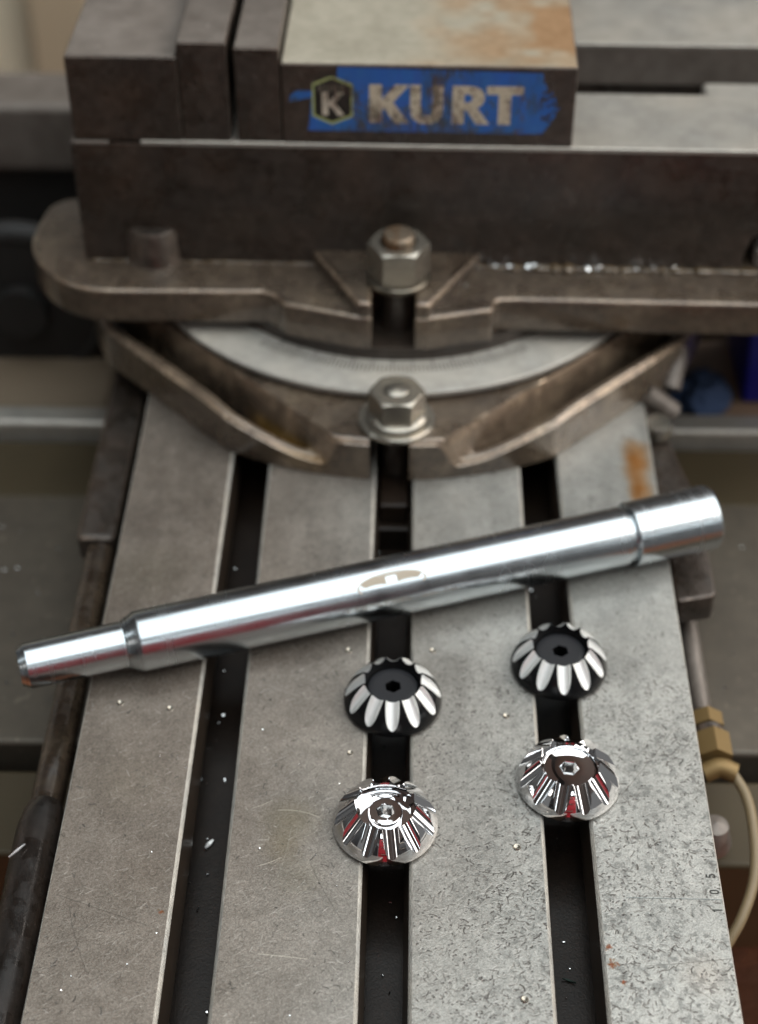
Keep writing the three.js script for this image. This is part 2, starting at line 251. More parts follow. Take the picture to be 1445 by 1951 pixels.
// ------------------------------------------------------------------ the milling table
function ribbon(pts, z0, z1, uvf) {       // strip swept along z over the profile points (x, y), left to right = facing up
  const pos = [], uv = [], idx = [];
  for (let i = 0; i < pts.length - 1; i++) {
    const [a, b] = [pts[i], pts[i + 1]], k = pos.length / 3;
    pos.push(a[0], a[1], z0, a[0], a[1], z1, b[0], b[1], z0, b[0], b[1], z1);
    for (const [p, z] of [[a, z0], [a, z1], [b, z0], [b, z1]]) uv.push(...uvf(p[0], p[1], z));
    idx.push(k, k + 1, k + 3, k, k + 3, k + 2);
  }
  const g = new THREE.BufferGeometry(); g.setAttribute('position', new THREE.Float32BufferAttribute(pos, 3)); g.setAttribute('uv', new THREE.Float32BufferAttribute(uv, 2)); g.setIndex(idx); g.computeVertexNormals(); return g;
}
{
  const t = thing('milling_table', 'grey scratched steel machine table with three long T-slots carrying the vise and tube', 'machine table', [0, 0, 0]);
  const za = -420, zb = 300, ch = 1.25, cs = [-63.3, 0.1, 63.4], hw = 8.0;
  const uvTop = (x, y, z) => [(x - X0) / XL, 1 - (z - Z0) / ZL], uvE = (x, y, z) => [(x + y) / 60, z / 60], uvS = (x, y, z) => [(x + y * 0.7) / 70, z / 70];
  // a worn, slightly nicked edge between the flat top and the slot wall
  const edge = (x, c, s) => {
    const n = 620, pos = [], uv = [], idx = [];
    for (let i = 0; i <= n; i++) {
      const z = lerp(za, zb, i / n), k = 0.5 + 0.9 * (fbm(z / 3.1, x, 7) - 0.5) - 0.5 * Math.max(0, vn(z / 1.7, x * 3, 9) - 0.86) / 0.14;
      for (const [dx, y] of [[0, -c * 1.1], [c * 0.35 * (0.6 + 0.8 * k), -c * 0.42 * (1.7 - 1.4 * k)], [c, 0]]) { pos.push(x + s * dx, y, z); uv.push((dx + y) / 60, z / 60); }
    }
    for (let i = 0; i < n; i++) for (let j = 0; j < 2; j++) { const a = i * 3 + j, b = a + 3; s > 0 ? idx.push(a, b, b + 1, a, b + 1, a + 1) : idx.push(a, b + 1, b, a, a + 1, b + 1); }
    const g = new THREE.BufferGeometry(); g.setAttribute('position', new THREE.Float32BufferAttribute(pos, 3)); g.setAttribute('uv', new THREE.Float32BufferAttribute(uv, 2)); g.setIndex(idx); g.computeVertexNormals(); return g;
  };
  const ed = [X0, ...cs.flatMap((c) => [c - hw, c + hw]), -X0];
  for (let i = 0; i < 8; i += 2) {
    const a = ed[i], b = ed[i + 1], ca = i ? ch : 0.5, cb = i < 6 ? ch : 0.5;
    mk('top_strip', ribbon([[a + ca, 0], [b - cb, 0]], za, zb, uvTop), topMat, t);
    mk('slot_edge', edge(a, ca, 1), edgeMat, t);
    mk('slot_edge', edge(b, cb, -1), edgeMat, t);
  }
  for (const c of cs) {
    const w = hw - 1.7, d = 15, u = 13.5, f = 27;
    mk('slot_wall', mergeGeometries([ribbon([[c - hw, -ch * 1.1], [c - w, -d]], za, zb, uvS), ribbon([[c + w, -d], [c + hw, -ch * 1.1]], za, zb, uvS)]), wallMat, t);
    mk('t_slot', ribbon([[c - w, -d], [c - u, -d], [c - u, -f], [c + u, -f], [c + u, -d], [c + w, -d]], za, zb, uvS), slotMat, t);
  }
  for (const [x, z, r] of [[-16.1, 82.7, 1.35], [16.6, 82, 1.3], [-101.3, 112, 1.3], [-82.2, 114.3, 1.3], [43.9, 115.6, 1.35], [-13.8, 134.8, 1.15], [45.4, 176.4, 1.45], [45.4, 236.7, 1.35]])
    mk('punch_mark', lathe([[0.02, 0.02], [r * 0.3, 0.05], [r * 0.62, 0.55], [r * 0.78, 0.62], [r, 0.02], [r * 1.1, -0.05]], 28, 50).translate(x, 0, z), nutMat, t);
  mk('table_side', mergeGeometries([ribbon([[X0, -46], [X0, -0.55]], za, zb, uvS), ribbon([[-X0, -0.55], [-X0, -46]], za, zb, uvS), ribbon([[-X0, -46], [X0, -46]], za, zb, uvS)]), castMat, t);
}

// ------------------------------------------------------------------ vise: swivel base, body, jaws
const VROT = -0.014;
{
  const t = thing('machine_vise', 'big dark steel machine vise with a worn blue label, bolted on a round swivel base', 'vise', [0, 0, -174], VROT);
  const zz = (z) => z + 174;                                // world-like z to the vise's own
  const P = (pts) => pts.map(([x, z]) => [x, zz(z)]);
  // swivel base: round casting, two deep pockets either side of a bolt lug
  {
    const R = 153, nr = 150, na = 420, pos = [], idx = [];
    const H = (x, z) => {                                    // own coordinates
      const r = Math.hypot(x, z), ax = Math.abs(x), zw = z - 174;
      if (z < 20) return 21;
      const e = Math.min(153 - r, 146.5 - (ax + z) * 0.7071);
      const d = (ax - 21) * 0.70 + (zw + 22) * 0.715, hr = lerp(8.5, 21, sstep(30, 84, ax));
      const wall = 21 - 3.6 * Math.max(0, d), rim = e < 5.5 ? hr : hr - 2.6 * (e - 5.5);
      const k = 1.1, m = Math.max(wall, rim), sm = m + Math.log(Math.exp((wall - m) / k) + Math.exp((rim - m) / k)) * k * 0.5;
      let h = Math.max(d <= 0 ? 21 : sm, 2.5); h = Math.min(h, 21);
      return h - 2.4 * Math.pow(sstep(3.4, 0, e), 2) - (d > 4 ? 0.8 * sstep(3.6, 5.5, e) : 0);
    };
    for (let i = 0; i <= nr; i++) for (let j = 0; j < na; j++) {
      const a = j / na * Math.PI * 2, Ra = Math.min(R, Math.cos(a) > 0 ? 146.5 / (0.7071 * (Math.abs(Math.sin(a)) + Math.cos(a))) : R), r = i === 0 ? 60 : 60 + (Ra - 60) * Math.pow(i / nr, 0.8), x = r * Math.sin(a), z = r * Math.cos(a);
      pos.push(x, H(x, z), z);
    }
    for (const [r0, y] of [[R, 0.2], [60, 0.2]]) for (let j = 0; j < na; j++) { const a = j / na * Math.PI * 2, r = Math.min(r0, Math.cos(a) > 0 ? 146.5 / (0.7071 * (Math.abs(Math.sin(a)) + Math.cos(a))) : r0); pos.push(r * Math.sin(a), y, r * Math.cos(a)); }
    for (let i = 0; i < nr + 2; i++) for (let j = 0; j < na; j++) { const a = i * na + j, b = i * na + (j + 1) % na, c = a + na, d = b + na; idx.push(a, c, d, a, d, b); }
    for (let j = 0; j < na; j++) { const a = (nr + 2) * na + j, b = (nr + 2) * na + (j + 1) % na; idx.push(a, j, (j + 1) % na, a, (j + 1) % na, b); }
    const g = new THREE.BufferGeometry(); g.setAttribute('position', new THREE.Float32BufferAttribute(pos, 3)); g.setIndex(idx); g.computeVertexNormals();
    g.setAttribute('uv', new THREE.Float32BufferAttribute(new Float32Array(pos.length / 3 * 2), 2));
    const slot = planPrism(roundCorners([[-8.6, 120], [8.6, 120], [8.6, 170], [-8.6, 170]], [8, 8, 0, 0]), -3, 30, 0); slot.setAttribute('uv', new THREE.Float32BufferAttribute(new Float32Array(slot.attributes.position.count * 2), 2));
    const A = new Brush(g), B = new Brush(slot); A.updateMatrixWorld(); B.updateMatrixWorld();
    const ev = new Evaluator(); ev.useGroups = false;
    const res = ev.evaluate(A, B, SUBTRACTION);
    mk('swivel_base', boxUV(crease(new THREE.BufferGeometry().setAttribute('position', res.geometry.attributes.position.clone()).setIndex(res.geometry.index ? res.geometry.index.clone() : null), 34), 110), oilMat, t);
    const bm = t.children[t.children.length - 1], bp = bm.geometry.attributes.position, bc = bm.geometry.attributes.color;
    // shade painted into the two pockets, stronger in the left one; a yellow pool of oil at the near end of the left one
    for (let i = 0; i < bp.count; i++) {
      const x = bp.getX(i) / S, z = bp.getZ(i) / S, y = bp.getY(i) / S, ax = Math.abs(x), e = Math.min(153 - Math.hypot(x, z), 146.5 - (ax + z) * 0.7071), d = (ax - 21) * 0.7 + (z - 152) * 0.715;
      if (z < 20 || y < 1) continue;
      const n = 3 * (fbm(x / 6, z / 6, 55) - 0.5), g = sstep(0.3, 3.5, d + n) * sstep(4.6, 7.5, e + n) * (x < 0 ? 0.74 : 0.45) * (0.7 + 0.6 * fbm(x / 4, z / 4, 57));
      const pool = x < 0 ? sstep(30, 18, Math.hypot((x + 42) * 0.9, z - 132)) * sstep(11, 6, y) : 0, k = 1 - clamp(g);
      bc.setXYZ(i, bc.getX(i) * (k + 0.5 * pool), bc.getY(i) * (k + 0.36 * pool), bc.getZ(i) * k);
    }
  }
  // graduated ring of bright machined steel
  const ring = mk('graduated_ring', boxUV(lathe([[60, 21], [121.5, 21.05], [121.5, 23.4], [124, 23.6], [124.2, 25.4], [123.6, 26], [60, 26]], 240), 100), groundMat.clone(), t);
  ring.material.roughness = 0.42; ring.material.metalness = 0.15; ring.material.color.set(0xffffff); ring.material.vertexColors = false;
  { const ticks = []; for (let k = -34; k <= 34; k++) { const a = k * Math.PI / 180 * 1.0, L = k % 5 ? 5 : 9, g = new THREE.BoxGeometry(0.45, 0.12, L); g.translate(0, 26.04, 105 - L / 2 + 4); g.rotateY(a); ticks.push(g); } mk('degree_mark', mergeGeometries(ticks), castMat, ring, 'stuff'); }
  mk('pivot', lathe([[0.1, 26], [100, 26], [100, 33], [0.1, 33]], 96), castMat, t);
  // body flange with the bolt lug
  const fl = roundCorners(P([[-140, -330], [-141, -172], [-168, -168], [-173, -122], [-146, -89], [-58, -91.5], [-53, -88], [-49, -82], [-17, -72.5], [-9.5, -72.5], [-9.5, -104], [9.5, -104], [9.5, -72.5], [15, -72.5], [44, -80.5], [46, -88.5], [56, -89], [262, -88], [262, -330]]),
    [0, 0, 16, 34, 22, 3, 2, 3, 2, 1.2, 7, 7, 1.2, 2, 2, 2, 3, 0, 0]);
  const FT = 50;
  mk('flange', boxUV(planPrism(fl, 32.5, FT, 2.0, [], 4), 90), oilMat, t);
  for (const s of [-1, 1]) mk('lug_boss', boxUV(planPrism(roundCorners(P(s < 0 ? [[-39, -117], [-9.6, -117], [-9.6, -73], [-15.5, -73]] : [[9.6, -117], [40, -117], [16, -73], [9.6, -73]]), 2), FT - 2, 57, 2.2, [], 4), 90), oilMat, t);
  mk('boss', boxUV(lathe([[0.1, FT - 3], [15, FT - 3], [14, FT + 0.3], [13.2, FT + 2], [12.6, 65], [11.5, 66.8], [9.5, 67.4], [0.1, 67.4]], 64), 90).translate(-111, 0, zz(-121)), castMat, t);
  // body: long dark block with an arched opening at the right
  const wall = [[-143, FT - 4], [157, FT - 4], [157.5, 58], [160, 67], [166, 74], [176, 78], [262, 78], [262, 110], [-143, 110]];
  mk('body', boxUV(frontPrism(wall, zz(-166), zz(-115), 0.9), 100), castMat, t);
  const rail = (z0, z1, x0) => mk('bed_rail', boxUV(rbox(x0, 262, 109, 111.6, zz(z0), zz(z1), 0.9), 130), groundMat, t);
  rail(-166, -114.6, -112); mk('bed_rail', boxUV(rbox(-141.5, -126, 109, 111, zz(-160), zz(-114.7), 0.6), 130), jawTopMat, t);
  mk('far_rail', boxUV(rbox(-90, 262, 90, 110, zz(-275), zz(-217), 0.9), 120), plateMat, t);
  mk('bed_rail', boxUV(rbox(-90, 262, 110, 111.6, zz(-275), zz(-216.6), 0.7), 130), groundMat, t);
  mk('bed_floor', boxUV(rbox(-140, 262, 40, 80, zz(-275), zz(-166), 1), 120), castMat, t);
  mk('far_wall', boxUV(rbox(-143, 262, 46, 90, zz(-275), zz(-219), 1), 100), castMat, t);
  mk('screw_cover', boxUV(rbox(141, 262, 96, 106, zz(-190), zz(-167), 2.5), 120), groundMat, t);
  mk('flange_pad', boxUV(rbox(163, 262, FT - 1, 60, zz(-140), zz(-118), 3), 120), plateMat, t);
  // jaws and jaw plates
  const jaw = (name, x0, x1, y1, z1, mat) => mk(name, boxUV(rbox(x0, x1, 111.2, y1, zz(-300), zz(z1), 0.8), 100), mat, t);
  jaw('fixed_jaw', -141, -93.3, 150.4, -115, castMat);
  mk('jaw_top', boxUV(rbox(-140.3, -94, 150.2, 151, zz(-299), zz(-115.5), 0.35, 1), 140), jawTopMat, t);
  for (const [a, b, h] of [[-93, -72, 157], [-69, -49.7, 155]]) { const p = mk('jaw_plate', boxUV(rbox(a, b, 111.4, h, zz(-300), zz(-115.4), 0.7), 100), castMat, t); mk('plate_top', boxUV(rbox(a + 0.6, b - 0.6, h - 0.2, h + 0.6, zz(-299), zz(-116), 0.3, 1), 140), plateMat, p); }
  jaw('movable_jaw', -49.3, 76, 148.6, -115, castMat);
  { const g = rbox(-48.7, 75.4, 148.4, 149.2, zz(-299), zz(-115.5), 0.35, 1); const p = g.attributes.position, uv = g.attributes.uv; for (let i = 0; i < p.count; i++) uv.setXY(i, (p.getX(i) + 48.7) / 124.1, 1 - (p.getZ(i) - zz(-240)) / 125); mk('jaw_top', g, mjMat, t); }
  // worn label, 122 x 36 mm, printed flat on the jaw
  {
    const W = 1220, Hh = 370, [c, x] = canvas(W, Hh), [ac, axx] = canvas(W, Hh);
    // the blue field, its eaten left and right ends left bare
    const q = W / 1445, field = [[262, 32], [1290, 50], [1310, 120], [1350, 160], [1385, 240], [1365, 290], [1340, 330], [1300, 385], [110, 385], [118, 330], [130, 200], [16, 230], [22, 190], [60, 165], [140, 165], [215, 90], [262, 90]];
    x.fillStyle = '#25559a'; x.fillRect(0, 0, W, Hh);
    for (let i = 0; i < 700; i++) { x.fillStyle = `rgba(${rr(25, 70) | 0},${rr(70, 120) | 0},${rr(130, 190) | 0},0.10)`; x.fillRect(rr(0, W), rr(0, Hh), rr(10, 60), rr(30, 160)); }
    // emblem: six-sided black badge with a pale yellow-green border and a white letter
    const hexPts = [[232, 80], [340, 125], [340, 305], [232, 350], [132, 305], [132, 125]];
    const pathOf = (pts, k = 1, cx = 0, cy = 0) => { x.beginPath(); pts.forEach(([a, b], i) => { const X = (cx + (a - cx) * k) * q, Y = (cy + (b - cy) * k) * q - 14; i ? x.lineTo(X, Y) : x.moveTo(X, Y); }); x.closePath(); };
    x.fillStyle = '#9aa168'; pathOf(hexPts); x.fill(); x.fillStyle = '#17140f'; pathOf(hexPts, 0.88, 236, 215); x.fill();
    x.fillStyle = '#b9ae9d'; x.textAlign = 'center'; x.textBaseline = 'middle';
    x.font = `bold ${46}px sans-serif`; x.fillStyle = 'rgba(160,150,135,0.55)'; x.fillText('KURT', 228 * q, 150 * q - 14);
    x.fillStyle = '#b9ae9d'; x.save(); x.translate(230 * q, 238 * q - 14); x.scale(1.18, 1); x.font = `bold ${150}px sans-serif`; x.fillText('K', 0, 0); x.restore();
    // block lettering
    x.fillStyle = '#b8ab96'; const letter = (s, cx, w) => { x.save(); x.translate(cx * q, 226 * q - 14); x.font = 'bold 238px sans-serif'; const m = x.measureText(s).width; x.scale(w * q / m, 1.0); x.lineWidth = 9; x.strokeStyle = '#b8ab96'; x.lineJoin = 'miter'; x.strokeText(s, 0, 6); x.fillText(s, 0, 6); x.restore(); };
    letter('K', 505, 215); letter('U', 712, 205); letter('R', 920, 205); letter('T', 1106, 185);
    // grime over everything
    for (let i = 0; i < 2600; i++) { const X = rr(0, W), Y = rr(0, Hh), n = fbm(X / 130, Y / 130, 77); if (n < 0.47) continue; x.fillStyle = `rgba(${rr(50, 80) | 0},${rr(42, 62) | 0},${rr(36, 52) | 0},${0.24 * sstep(0.47, 0.64, n) + 0.04})`; x.beginPath(); x.ellipse(X, Y, rr(2, 9), rr(5, 34), 0, 0, 7); x.fill(); }
    for (let i = 0; i < 500; i++) { x.fillStyle = `rgba(64,52,44,${rr(0.1, 0.5)})`; x.beginPath(); x.arc(rr(0, W), rr(0, Hh), rr(0.8, 3.5), 0, 7); x.fill(); }
    for (let i = 0; i < 1500; i++) { const X = rr(330, 1230) * q, Y = rr(100, 350); if (fbm(X / 22, Y / 30, 101) < 0.56) continue; x.fillStyle = `rgba(${rr(66, 96) | 0},${rr(58, 80) | 0},${rr(50, 70) | 0},${rr(0.3, 0.8)})`; x.beginPath(); x.ellipse(X, Y, rr(1.5, 7), rr(2, 9), rr(0, 3), 0, 7); x.fill(); }
    axx.fillStyle = '#000'; axx.fillRect(0, 0, W, Hh); axx.fillStyle = '#fff'; axx.beginPath(); field.forEach(([a, b], i) => { const X = a * q + rr(-2, 2), Y = b * q - 14; i ? axx.lineTo(X, Y) : axx.moveTo(X, Y); }); axx.closePath(); axx.fill();
    axx.beginPath(); hexPts.forEach(([a, b], i) => { const X = a * q, Y = b * q - 14; i ? axx.lineTo(X, Y) : axx.moveTo(X, Y); }); axx.fill();
    axx.fillStyle = '#000'; for (let i = 0; i < 420; i++) { const right = rnd() < 0.6, X = right ? rr(1285, 1400) * q : rr(0, 270) * q, Y = rr(0, Hh); if (fbm(X / 40, Y / 40, 90) < 0.52) continue; if (!right && X > 120 * q && Y > 60) continue; axx.beginPath(); axx.ellipse(X, Y, rr(2, 10), rr(2, 12), 0, 0, 7); axx.fill(); }
    for (let i = 0; i < 260; i++) { axx.beginPath(); axx.ellipse(rr(0, W), rr(Hh * 0.86, Hh), rr(2, 14), rr(1, 7), 0, 0, 7); axx.fill(); }
    const g = new THREE.PlaneGeometry(122, 37); g.translate(13.6, 130.4, zz(-115) + 0.12);
    const l = mk('label', g, new THREE.MeshStandardMaterial({ map: tex(c, true), alphaMap: tex(ac), transparent: true, roughness: 0.5 }), t); l.userData.label = 'worn blue label with pale block letters and a six-sided black badge';
  }
  // wet oil bead where the body meets the flange
  {
    const pos = [], idx = [], n = 520, m = 10;
    for (let i = 0; i <= n; i++) for (let j = 0; j <= m; j++) {
      const x = lerp(-140, 200, i / n), w = (x > 32 ? 1.5 : 0.5) * (1.0 + 1.9 * Math.pow(vn(x / 2.6, 3, 4), 1.5) * (0.5 + vn(x / 11, 8, 2))), a = j / m * Math.PI / 2;
      const bulge = 0.72 + 0.25 * Math.sin(2 * a); pos.push(x, FT - 0.1 + w * 0.9 * Math.sin(a) * bulge, zz(-115.1) + w * 1.5 * Math.cos(a) * bulge);
    }
    for (let i = 0; i < n; i++) for (let j = 0; j < m; j++) { const a = i * (m + 1) + j, b = a + m + 1; idx.push(a, a + 1, b, b, a + 1, b + 1); }
    const g = new THREE.BufferGeometry(); g.setAttribute('position', new THREE.Float32BufferAttribute(pos, 3)); g.setIndex(idx.reverse()); g.computeVertexNormals();
    mk('oil_bead', g, new THREE.MeshPhysicalMaterial({ color: new THREE.Color().setRGB(0.09, 0.06, 0.03), roughness: 0.06, clearcoat: 1, clearcoatRoughness: 0.03, side: THREE.DoubleSide }), t);
  }
}

// ------------------------------------------------------------------ clamp bolts
{
  const u = thing('clamp_nut', 'tall hexagon nut on a brown-topped stud, clamping the vise body to its swivel base', 'nut', [0.6, 57, -93], 0.03);
  mk('washer', lathe([[8.4, 0], [14, 0], [14.4, 0.5], [14.4, 2.2], [13.8, 2.8], [8.4, 2.8]], 72), nutDarkMat, u);
  mk('nut', hexNut(24.2, 16.5, 8.2).translate(0, 2.9, 0), nutMat, u);
  mk('stud_shank', lathe([[0.1, -34], [7.3, -34], [7.3, 12], [0.1, 12]], 48), castMat, u);
  mk('stud', lathe([[0.1, 12.2], [7.4, 12.2], [7.4, 20], [7.2, 22.6], [6.2, 23.8], [0.1, 24.2]], 48), studMat, u);
  const v = thing('clamp_nut', 'flanged hexagon nut on a wide washer, clamping the swivel base to the table slot', 'nut', [0.8, 21, -36], 0.02);
  mk('washer', lathe([[7, 0], [16.3, 0], [16.8, 0.5], [16.8, 2.0], [16.2, 2.6], [7, 2.6]], 72), nutMat, v);
  mk('nut', mergeGeometries([hexNut(21.4, 12.5, 5.8).translate(0, 4.2, 0), boxUV(lathe([[5.8, 2.7], [13, 2.7], [13.5, 3.2], [13.2, 4.2], [11, 5.6], [5.8, 5.6]], 72), 60)]), nutMat, v);
  mk('stud_shank', lathe([[0.1, -40], [5.6, -40], [5.6, 10], [0.1, 10]], 48), castMat, v);
  mk('stud', lathe([[0.1, 10.2], [5.7, 10.2], [5.7, 16.2], [5.2, 17.2], [3.6, 18], [0.1, 18.3]], 48), nutMat, v);
  const n = thing('slot_nut', 'black oily T-nut sitting in the middle slot under the swivel base', 'slot nut', [0.1, 0, -20]);
  mk('block', boxUV(mergeGeometries([rbox(-6.2, 6.2, -15, -5, -30, 10, 1.2), rbox(-12, 12, -26.8, -15.2, -30, 14, 1.2)]), 60), slotMat, n);
}

// ------------------------------------------------------------------ turned tube
{
  const a = new THREE.Vector3(-139.1, 12.0, 105.7), b = new THREE.Vector3(133.1, 13.4, 15.0), d = b.clone().sub(a), L = d.length() - 2;
  const t = thing('turned_tube', 'long polished aluminium tube with stepped ends and a faint etched oval emblem', 'tube', [a.x, a.y, a.z]);
  t.quaternion.setFromUnitVectors(new THREE.Vector3(0, 1, 0), d.clone().normalize());
  const alu = new THREE.MeshPhysicalMaterial({ color: new THREE.Color().setRGB(0.86, 0.87, 0.88), roughness: 0.17, metalness: 1 });
  const [bc] = mottled(512, (x, y) => { const v = 128 + 70 * (tn(0, y, 256, 3) - 0.5) + 40 * (tn(x, y, 16, 6) - 0.5); return [v, v, v]; });
  alu.roughnessMap = tex(mottled(256, (x, y) => { const v = 175 + 60 * (tn(0.3, y, 128, 5) - 0.5) + 55 * (tf(x, y, 6, 9) - 0.5); return [v, v, v]; })[0], false, true); alu.roughness = 0.36; alu.bumpMap = tex(bc, false, true); alu.bumpScale = 0.00003; alu.color.setRGB(0.49, 0.53, 0.555);
  const seg = (name, pts) => mk(name, lathe(pts, 160, 20), alu, t);
  seg('spigot', [[4.5, 0.3], [7.0, 0], [8.6, 2.6], [8.75, 3.0], [9.1, 40]]);
  seg('shoulder', [[9.1, 40], [9.4, 40.4], [11.7, 45.2], [11.75, 45.4]]);
  seg('shaft', [[11.75, 45.4], [11.9, 46], [12.25, 244.6], [12.1, 245.0]]);
  seg('relief_groove', [[12.1, 245.0], [11.2, 245.2], [11.2, 247.8], [13.1, 248.0]]);
  seg('collar', [[13.1, 248.0], [13.5, 248.5], [13.5, L - 1.2], [12.4, L], [8.5, L], [8.5, L - 40]]);
  // etched emblem: an oval with a T-shaped bar, and a row of small unreadable lettering under it
  const patch = (name, s0, s1, phi0, phi1, draw, w, h) => {
    const pos = [], uv = [], idx = [], n = 24;
    for (let i = 0; i <= n; i++) for (let k = 0; k < 2; k++) { const ph = lerp(phi0, phi1, i / n), s = k ? s1 : s0, r = 12.14 + (s - 145) * 0.00175 + 0.0; pos.push(r * Math.sin(ph), s, r * Math.cos(ph)); uv.push(k, i / n); }
    for (let i = 0; i < n; i++) { const q = i * 2; idx.push(q, q + 2, q + 1, q + 1, q + 2, q + 3); }
    const g = new THREE.BufferGeometry(); g.setAttribute('position', new THREE.Float32BufferAttribute(pos, 3)); g.setAttribute('uv', new THREE.Float32BufferAttribute(uv, 2)); g.setIndex(idx); g.computeVertexNormals();
    const [c, x] = canvas(w, h); x.fillStyle = '#000'; x.fillRect(0, 0, w, h); draw(x, w, h);
    return mk(name, g, new THREE.MeshStandardMaterial({ color: new THREE.Color().setRGB(0.40, 0.34, 0.26), roughness: 0.7, metalness: 0.0, alphaMap: tex(c), transparent: true, side: THREE.DoubleSide }), t);
  };
  t.userData.frame = undefined; delete t.userData.frame;
  t.updateMatrixWorld(true);
  // find the roll at which the emblem faces the viewer: direction to the camera in the tube's own axes
  const toCam = t.worldToLocal(camera.position.clone()); const phC = Math.atan2(toCam.x, toCam.z);
  const up = t.worldToLocal(t.localToWorld(new THREE.Vector3(0, 0.145, 0)).add(new THREE.Vector3(0, 0.1, 0))); const phU = Math.atan2(up.x, up.z - 0);
  const sg = Math.sign(Math.atan2(Math.sin(phU - phC), Math.cos(phU - phC)));
  patch('emblem', 130, 159, phC - sg * 0.30, phC + sg * 0.52, (x, w, h) => {
    x.fillStyle = '#fff'; x.beginPath(); x.ellipse(w / 2, h / 2, w * 0.48, h * 0.46, 0, 0, 7); x.fill();
    x.fillStyle = '#000'; x.beginPath(); x.ellipse(w / 2, h / 2, w * 0.455, h * 0.42, 0, 0, 7); x.fill();
    x.fillStyle = '#d8d8d8'; x.beginPath(); x.ellipse(w / 2, h * 0.36, w * 0.42, h * 0.26, 0, 0, 7); x.fill();
    x.fillStyle = '#000'; x.beginPath(); x.ellipse(w * 0.33, h * 0.72, w * 0.26, h * 0.25, 0.15, 0, 7); x.fill(); x.beginPath(); x.ellipse(w * 0.67, h * 0.72, w * 0.26, h * 0.25, -0.15, 0, 7); x.fill();
    x.fillRect(w * 0.43, h * 0.2, w * 0.15, h);
  }, 512, 256);
  patch('lettering', 124, 172, phC - sg * 0.62, phC - sg * 0.40, (x, w, h) => { x.fillStyle = '#6c6c6c'; for (let i = 0; i < 15; i++) { const X = 14 + i * (w - 28) / 15, W = (w - 28) / 15 * 0.7; if (i === 9) continue; x.fillRect(X, h * 0.2, W * 0.3, h * 0.6); if (i % 2) x.fillRect(X, h * 0.2, W, h * 0.14); if (i % 3) x.fillRect(X, h * 0.64, W, h * 0.16); if (i % 4 > 1) x.fillRect(X + W * 0.7, h * 0.2, W * 0.3, h * 0.6); } }, 512, 64);
}

